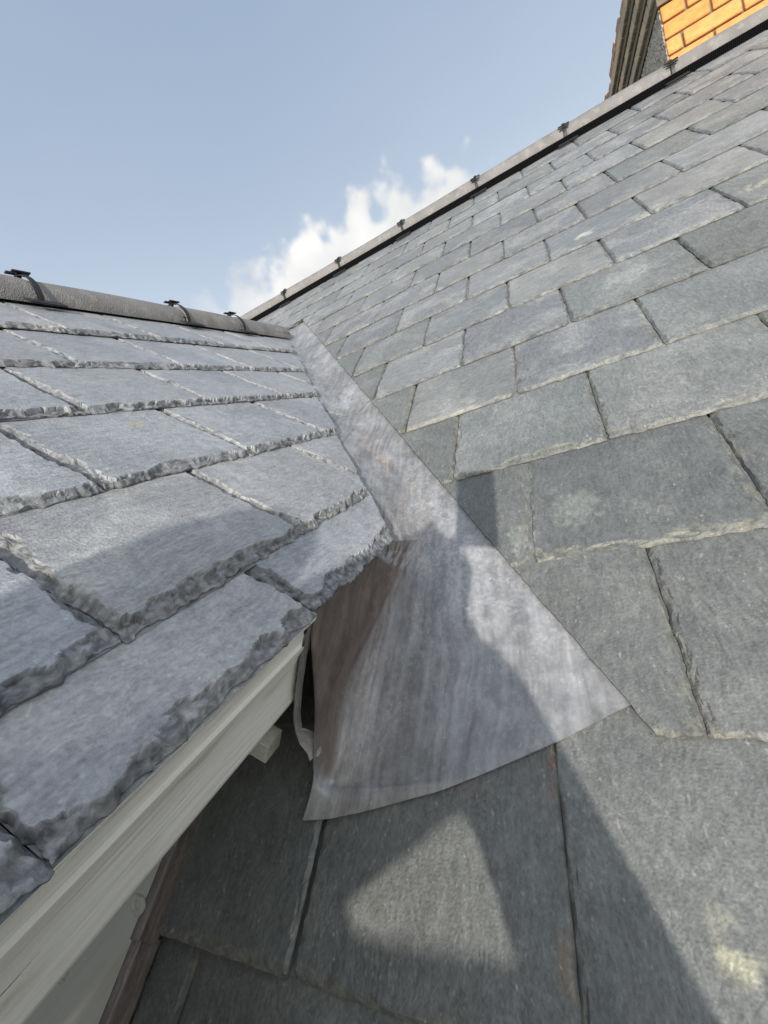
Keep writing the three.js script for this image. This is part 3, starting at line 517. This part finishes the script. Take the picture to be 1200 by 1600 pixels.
  // saddle piece over the head of the valley
  const sd = [], su = []; for (let j = 0; j <= 8; j++) { sd.push([]); su.push([]); for (let i = 0; i <= 10; i++) { const x = lerp(-1.53, -1.385, i / 10), s = 2.60 + .045 * j / 8 + .012 * Math.sin(i); sd[j].push(at(main, x, s + .07 * (i / 10 - .5) * .2, .010 + .006 * Math.sin(j / 8 * 3.14) - .0015 * j)); su[j].push([x, s]); } }
  part(flash, 'saddle_strip', sheet(sd, .003, su, sd.map((r) => r.map(() => [.7, .68, .64])), .8), leadMat);
  // soakers: strips of lead along the foot of the cheek
  const sk = (s0, s1, nm) => { const G = [], U = []; for (let j = 0; j <= 20; j++) { const s = lerp(s0, s1, j / 20), w = .0025 * (vnoise(s * 40, 2, 9) - .5); G.push([[-.6480, .022], [-.6472 + w, .015], [-.6445, .0105], [-.638, .0085 + w], [-.630 + w, .006], [-.621 + w * 2, .0035]].map(([x, n]) => at(main, x, s, n + (nm ? .004 : 0)))); U.push(G[j].map((_, i) => [i * .02, s])); } part(dormer, 'soaker_flashing', sheet(G, .002, U, G.map((r) => r.map(() => [.42, .36, .33])), .8), leadMat, 'brown stained lead strip at the foot of the cheek'); };
  sk(-.62, -.085, 0); sk(-.09, .45, 1);
}

// ------------------------------------------------------------------ chimney beyond the ridge
{
  const ch = thing('chimney', 'buff brick chimney stack with roughcast side and corbelled head behind the upper ridge', 'chimney', W_(1.6, 1.0, -4.1));
  const brickTex = (seed, tone, spot) => tex(256, 256, (i, j, c) => { const u = i / 256, v = j / 256, t = 1 + .5 * (fbm(u * 5, v * 5, seed, 4, 5, 5) - .5) + .2 * (hash2(i, j, seed) - .5), p = sstep(.62, .8, vnoise(u * 34, v * 34, seed + 3, 34, 34)) * spot; for (let k = 0; k < 3; k++) c[k] = lerp(tone[k] * t, [.25, .10, .04][k], p); });
  const bm = [[401, [.64, .255, .065], .5], [402, [.70, .31, .09], .15], [403, [.60, .19, .06], .6], [404, [.72, .34, .11], .25]].map(([s, t, p]) => new THREE.MeshStandardMaterial({ map: brickTex(s, t, p), roughness: .85 }));
  const dull = [[411, [.55, .44, .30], .2], [412, [.46, .40, .29], .3], [413, [.60, .46, .31], .2]].map(([s, t, p]) => new THREE.MeshStandardMaterial({ map: brickTex(s, t, p), roughness: .9 }));
  const pink = [new THREE.MeshStandardMaterial({ map: brickTex(421, [.46, .28, .20], .3), roughness: .9 })];
  const mort = new THREE.MeshStandardMaterial({ map: tex(256, 256, (i, j, c) => { const t = .7 + .6 * fbm(i / 256 * 20, j / 256 * 20, 431, 3, 20, 20); c[0] = .20 * t; c[1] = .165 * t; c[2] = .12 * t; }), roughness: .95 });
  const XL = .892, XR = 2.35, ZF = -3.355, ZB = -4.85;
  const box = (x0, x1, y0, y1, z0, z1) => { const g = new THREE.BoxGeometry(x1 - x0, y1 - y0, z1 - z0); g.translate(EYE.x + (x0 + x1) / 2, EYE.y + (y0 + y1) / 2, EYE.z + (z0 + z1) / 2); return g; };
  part(ch, 'mortar_core', box(XL + .012, XR, .3, 1.76, ZB + .02, ZF - .014), mort);
  const brickGeo = new Map();
  const brick = (x0, x1, y0, y1, z0, z1, mats, R) => {
    const key = [x1 - x0, y1 - y0, z1 - z0].map((q) => q.toFixed(3)).join(); let g = brickGeo.get(key);
    if (!g) { g = new RoundedBoxGeometry(x1 - x0, y1 - y0, Math.abs(z1 - z0), 1, .006); const p = g.attributes.position; for (let i = 0; i < p.count; i++) { const a = p.getX(i), b = p.getY(i), c = p.getZ(i), w = .003 * (vnoise(a * 60 + 7, b * 60 + c * 50, 55) - .5); p.setXYZ(i, a + w, b + w * .7, c + w); } g.computeVertexNormals(); brickGeo.set(key, g); }
    const m = place(ch, 'brick', g, mats[Math.floor(R() * mats.length)]); m.position.copy(W_((x0 + x1) / 2, (y0 + y1) / 2, (z0 + z1) / 2 + (R() - .5) * .003)).sub(ch.position); if (R() < .5) m.rotation.y = Math.PI; return m;
  };
  const R = rng(88), yc = 1.469;
  // front face: courses at 80 mm, broken bond as seen; joints where the bricks meet
  const joints = { '-3': [1.06, 1.30, 1.54, 1.78, 2.02, 2.26], '-2': [1.00, 1.24, 1.48, 1.72, 1.96, 2.20], '-1': [1.098, 1.338, 1.578, 1.818, 2.058, 2.298], 0: [.966, 1.226, 1.466, 1.706, 1.946, 2.186], 1: [1.103, 1.343, 1.583, 1.823, 2.063, 2.303], 2: [1.003, 1.243, 1.483, 1.723, 1.963, 2.203], };
  for (let c = -3; c <= 2; c++) { const js = [XL - .005, ...joints[c], XR + .005]; for (let i = 0; i + 1 < js.length; i++) brick(js[i] + .005, js[i + 1] - .005, yc + c * .08 + .0045, yc + (c + 1) * .08 - .0045, ZF - .09, ZF, bm, R); }
  // roughcast on the side
  {
    const G = [], U = []; for (let j = 0; j <= 60; j++) { G.push([]); U.push([]); for (let i = 0; i <= 150; i++) { const y = lerp(1.0, 1.738, j / 60), z = lerp(ZF - .012, ZB + .05, i / 150); G[j].push(W_(XL + .004 - .012 * vnoise(z * 130, y * 130, 441) - .006 * vnoise(z * 50, y * 50, 442), y, z)); U[j].push([z, y]); } }
    part(ch, 'roughcast', sheet(G, -.008, U, null, .4), new THREE.MeshStandardMaterial({ map: tex(512, 512, (i, j, c) => { const u = i / 512, v = j / 512, t = .55 + .9 * vnoise(u * 130, v * 130, 443, 130, 130) + .3 * (hash2(i, j, 444) - .5); c[0] = .40 * t; c[1] = .36 * t; c[2] = .30 * t; }), roughness: .95 }), 'grey roughcast render on the side of the stack');
  }
  // corbelled head: each course oversails the one below; bricks on the side and on the front
  const heads = [[1.745, 1.803, .034, dull], [1.838, 1.893, .062, dull], [1.928, 1.988, .090, dull], [1.998, 2.062, .080, pink]];
  part(ch, 'mortar_core', box(XL + .03, XR, 1.70, 2.02, ZB + .03, ZF - .03), mort);
  heads.forEach(([y0, y1, pr, mats], k) => {
    const xs = XL - pr, zf = ZF + pr;
    for (let z = zf - .12, i = 0; z > ZB - .02; z -= .118, i++) { const h = k === 3 ? (R() - .5) * .05 : 0, dx = k === 3 ? (R() - .3) * .035 : 0; const b = brick(xs + dx, xs + .11 + dx, y0, y1 + (k === 3 ? .0 : 0), z - .108, z, mats, R); b.position.y += h * .4; if (k === 3) b.rotation.z = (R() - .5) * .3; }
    for (let x = xs, i = 0; x < XR - .05; x += .236, i++) brick(x, x + .226, y0, y1, zf - .11, zf, k === 3 ? pink : dull, R);
    part(ch, 'mortar_core', box(xs + .02, XR, y0 - .036, y0 + .002, ZB - .01, zf - .02), mort);
  });
}

// ------------------------------------------------------------------ the photographer, behind the lens, whose shadow lies across the slates
{
  const sr = V(SUN.z, 0, -SUN.x).normalize(), su = V().crossVectors(SUN, sr), SV = (a, b, c) => EYE.clone().addScaledVector(sr, a).addScaledVector(su, b).addScaledVector(SUN, c);
  const field = (bones, cell, k) => {
    const lo = V(9, 99, 9), hi = V(-9, -99, -9); for (const [a, b, ra, rb] of bones) for (const [p, r] of [[a, ra], [b, rb]]) { lo.min(V(p.x - r, p.y - r, p.z - r)); hi.max(V(p.x + r, p.y + r, p.z + r)); }
    lo.addScalar(-.03); hi.addScalar(.03); const size = Math.max(hi.x - lo.x, hi.y - lo.y, hi.z - lo.z), res = Math.min(150, Math.ceil(size / cell) + 4);
    const mc = new MarchingCubes(res, new THREE.MeshStandardMaterial(), false, false, 120000); mc.isolation = 0; mc.reset();
    const cen = lo.clone().add(hi).multiplyScalar(.5), half = size / 2 * 1.04, p = V(), d = V(), q = V();
    for (let z = 0; z < res; z++) for (let y = 0; y < res; y++) for (let x = 0; x < res; x++) {
      p.set(cen.x + (x / (res / 2) - 1) * half, cen.y + (y / (res / 2) - 1) * half, cen.z + (z / (res / 2) - 1) * half); let v = 1e3;
      for (const [a, b, ra, rb] of bones) { d.copy(b).sub(a); q.copy(p).sub(a); const t = clamp(q.dot(d) / Math.max(d.lengthSq(), 1e-9)), ds = q.addScaledVector(d, -t).length() - lerp(ra, rb, t); const hh = clamp(.5 + .5 * (v - ds) / k); v = lerp(v, ds, hh) - k * hh * (1 - hh); }
      mc.field[x + y * res + z * res * res] = -v;
    }
    mc.update(); const n = mc.count * 3 > mc.positionArray.length ? mc.positionArray.length : mc.count * 3, g = new THREE.BufferGeometry(), pa = new Float32Array(n);
    for (let i = 0; i < n; i += 3) { pa[i] = cen.x + mc.positionArray[i] * half; pa[i + 1] = cen.y + mc.positionArray[i + 1] * half; pa[i + 2] = cen.z + mc.positionArray[i + 2] * half; }
    g.setAttribute('position', new THREE.BufferAttribute(pa, 3)); g.setAttribute('normal', new THREE.BufferAttribute(mc.normalArray.slice(0, n), 3)); g.setAttribute('uv', new THREE.BufferAttribute(new Float32Array(n / 3 * 2), 2));
    if (n < 300) g.computeVertexNormals(); return g;
  };
  const fabric = (r, g, b) => new THREE.MeshStandardMaterial({ color: new THREE.Color().setRGB(r, g, b), roughness: .9 });
  const skin = new THREE.MeshStandardMaterial({ color: new THREE.Color().setRGB(.5, .30, .21), roughness: .6 });
  const head = SV(-.335, -.03, .50), neck = SV(-.33, -.13, .62), lSh = SV(-.46, -.2, .70), rSh = SV(-.20, -.20, .66), lEl = SV(-.35, -.345, .42), rEl = SV(.005, -.47, .40);
  const lHand = SV(-.10, -.07, .055), rHand = SV(-.055, -.085, .055), lWr = SV(-.15, -.13, .11), rWr = SV(-.088, -.165, .12), chest = SV(-.395, -.26, .76), waist = SV(-.43, -.46, .92), hipL = SV(-.495, -.562, 1.0), hipR = SV(-.06, -.566, .90);
  const roofY = (z) => EYE.y + (-DM - sM * (z - EYE.z)) / cM, foot = (x, z) => V(EYE.x + x, roofY(EYE.z + z) + .05, EYE.z + z);
  const fL = foot(-.16, 1.02), fR = foot(.16, .98), kL = V(EYE.x - .14, EYE.y - .80, EYE.z + .66), kR = V(EYE.x + .14, EYE.y - .78, EYE.z + .62);
  const who = thing('person', 'person in dark jacket behind the camera, both arms raised to hold a phone', 'person', fL.clone().setY(fL.y - .05));
  const fw = V(-.5, -.15, -.85).normalize();
  const handBones = (w, h, toward, side) => { const out = [[w, h, .028, .034]]; for (let i = 0; i < 4; i++) { const k0 = h.clone().addScaledVector(su, .012 + .018 * i - .02).addScaledVector(side, .01), k1 = k0.clone().addScaledVector(toward, .03 - .003 * Math.abs(i - 1)).addScaledVector(SUN, -.012), k2 = k1.clone().addScaledVector(toward, .022).addScaledVector(SUN, .012); out.push([k0, k1, .010, .009], [k1, k2, .009, .008]); } const t0 = h.clone().addScaledVector(su, .02), t1 = t0.clone().addScaledVector(su, .03).addScaledVector(toward, .012), t2 = t1.clone().addScaledVector(su, .022).addScaledVector(toward, .012); out.push([t0, t1, .013, .011], [t1, t2, .011, .009]); return out; };
  const body = field([[head.clone().addScaledVector(su, .02), head.clone().addScaledVector(su, -.06).addScaledVector(fw, .02), .092, .075], [head.clone().addScaledVector(su, -.06).addScaledVector(fw, .02), neck, .058, .06], [head.clone().addScaledVector(fw, .088).addScaledVector(su, .0), head.clone().addScaledVector(fw, .102).addScaledVector(su, -.03), .012, .016], [head.clone().addScaledVector(fw, .082).addScaledVector(su, -.062), head.clone().addScaledVector(fw, .084).addScaledVector(su, -.066), .014, .014],
    ...handBones(lWr, lHand, sr.clone(), sr.clone().negate()), ...handBones(rWr, rHand, sr.clone().negate(), sr.clone())], .0065, .012);
  part(who, 'body', body, skin);
  part(who, 'hair', field([[head.clone().addScaledVector(su, .035).addScaledVector(fw, -.02), head.clone().addScaledVector(su, -.03).addScaledVector(fw, -.045), .098, .082]], .009, .02), fabric(.03, .02, .015));
  for (const sg of [-1, 1]) { const e = new THREE.SphereGeometry(.013, 16, 12), c = head.clone().addScaledVector(fw, .083).addScaledVector(su, .008).addScaledVector(V().crossVectors(fw, su).normalize(), .032 * sg); e.translate(c.x, c.y, c.z); part(who, 'eye', e, fabric(.7, .7, .68)); }
  part(who, 'jacket', field([[neck.clone().addScaledVector(su, -.02), chest, .075, .14], [neck, lSh, .075, .085], [neck, rSh, .075, .08], [lSh, lEl, .082, .062], [lEl, lWr, .064, .045], [rSh, SV(-.075, -.25, .40), .075, .062], [SV(-.075, -.25, .40), rWr, .06, .042], [SV(-.055, -.27, .38), rEl, .064, .068], [SV(-.075, -.245, .40), lEl, .066, .07], [chest, waist, .135, .155], [waist, hipL, .165, .165], [hipL, hipR, .158, .152], [lSh, lWr, .07, .06], [SV(-.25, -.1, .45), SV(-.1, -.06, .14), .07, .06]], .013, .022), fabric(.045, .055, .075));
  part(who, 'trousers', field([[hipL, kL, .095, .075], [kL, fL.clone().add(V(0, .03, 0)), .072, .055], [hipR, kR, .095, .075], [kR, fR.clone().add(V(0, .03, 0)), .072, .055], [hipL, hipR, .12, .12]], .014, .05), fabric(.05, .05, .055));
  for (const f of [fL, fR]) part(who, 'boot', field([[f.clone().add(V(0, .0, .03)), f.clone().add(V(0, .045, -.13)), .045, .038], [f.clone().add(V(0, .02, .03)), f.clone().add(V(0, .10, .03)), .05, .055]], .01, .03), fabric(.06, .045, .03));
  // phone, its back to the scene, just behind the lens
  const ph = thing('phone', 'dark phone held up by the person behind the camera', 'phone', EYE.clone());
  const back = V(.44323, .16461, .88116), Rr = V(.86933, -.31872, -.37774), Uu = V(.21866, .93345, -.28437), pc = EYE.clone().addScaledVector(back, .012).addScaledVector(Rr, .012).addScaledVector(Uu, .02);
  const g = new RoundedBoxGeometry(.076, .15, .008, 3, .0038); g.applyMatrix4(new THREE.Matrix4().makeBasis(Rr, Uu, back).setPosition(pc)); part(ph, 'phone_body', g, new THREE.MeshPhysicalMaterial({ color: 0x0b0b0d, roughness: .3 }));
}

// ------------------------------------------------------------------ ground far below
{
  const g = new THREE.CircleGeometry(600, 64); g.rotateX(-Math.PI / 2);
  const uv = g.attributes.uv; for (let i = 0; i < uv.count; i++) uv.setXY(i, uv.getX(i) * 300, uv.getY(i) * 300);
  const m = new THREE.Mesh(g, new THREE.MeshStandardMaterial({ map: tex(512, 512, (i, j, c) => { const t = .6 + .8 * fbm(i / 64, j / 64, 901, 5, 8, 8); c[0] = .075 * t; c[1] = .09 * t; c[2] = .05 * t; }), roughness: 1 }));
  m.name = 'ground'; m.userData = { kind: 'structure', label: 'ground around the house', category: 'ground' }; m.receiveShadow = true; scene.add(m);
}
scene.traverse((o) => { if (o.isMesh) { o.castShadow = true; o.receiveShadow = true; } });
renderer.render(scene, camera);
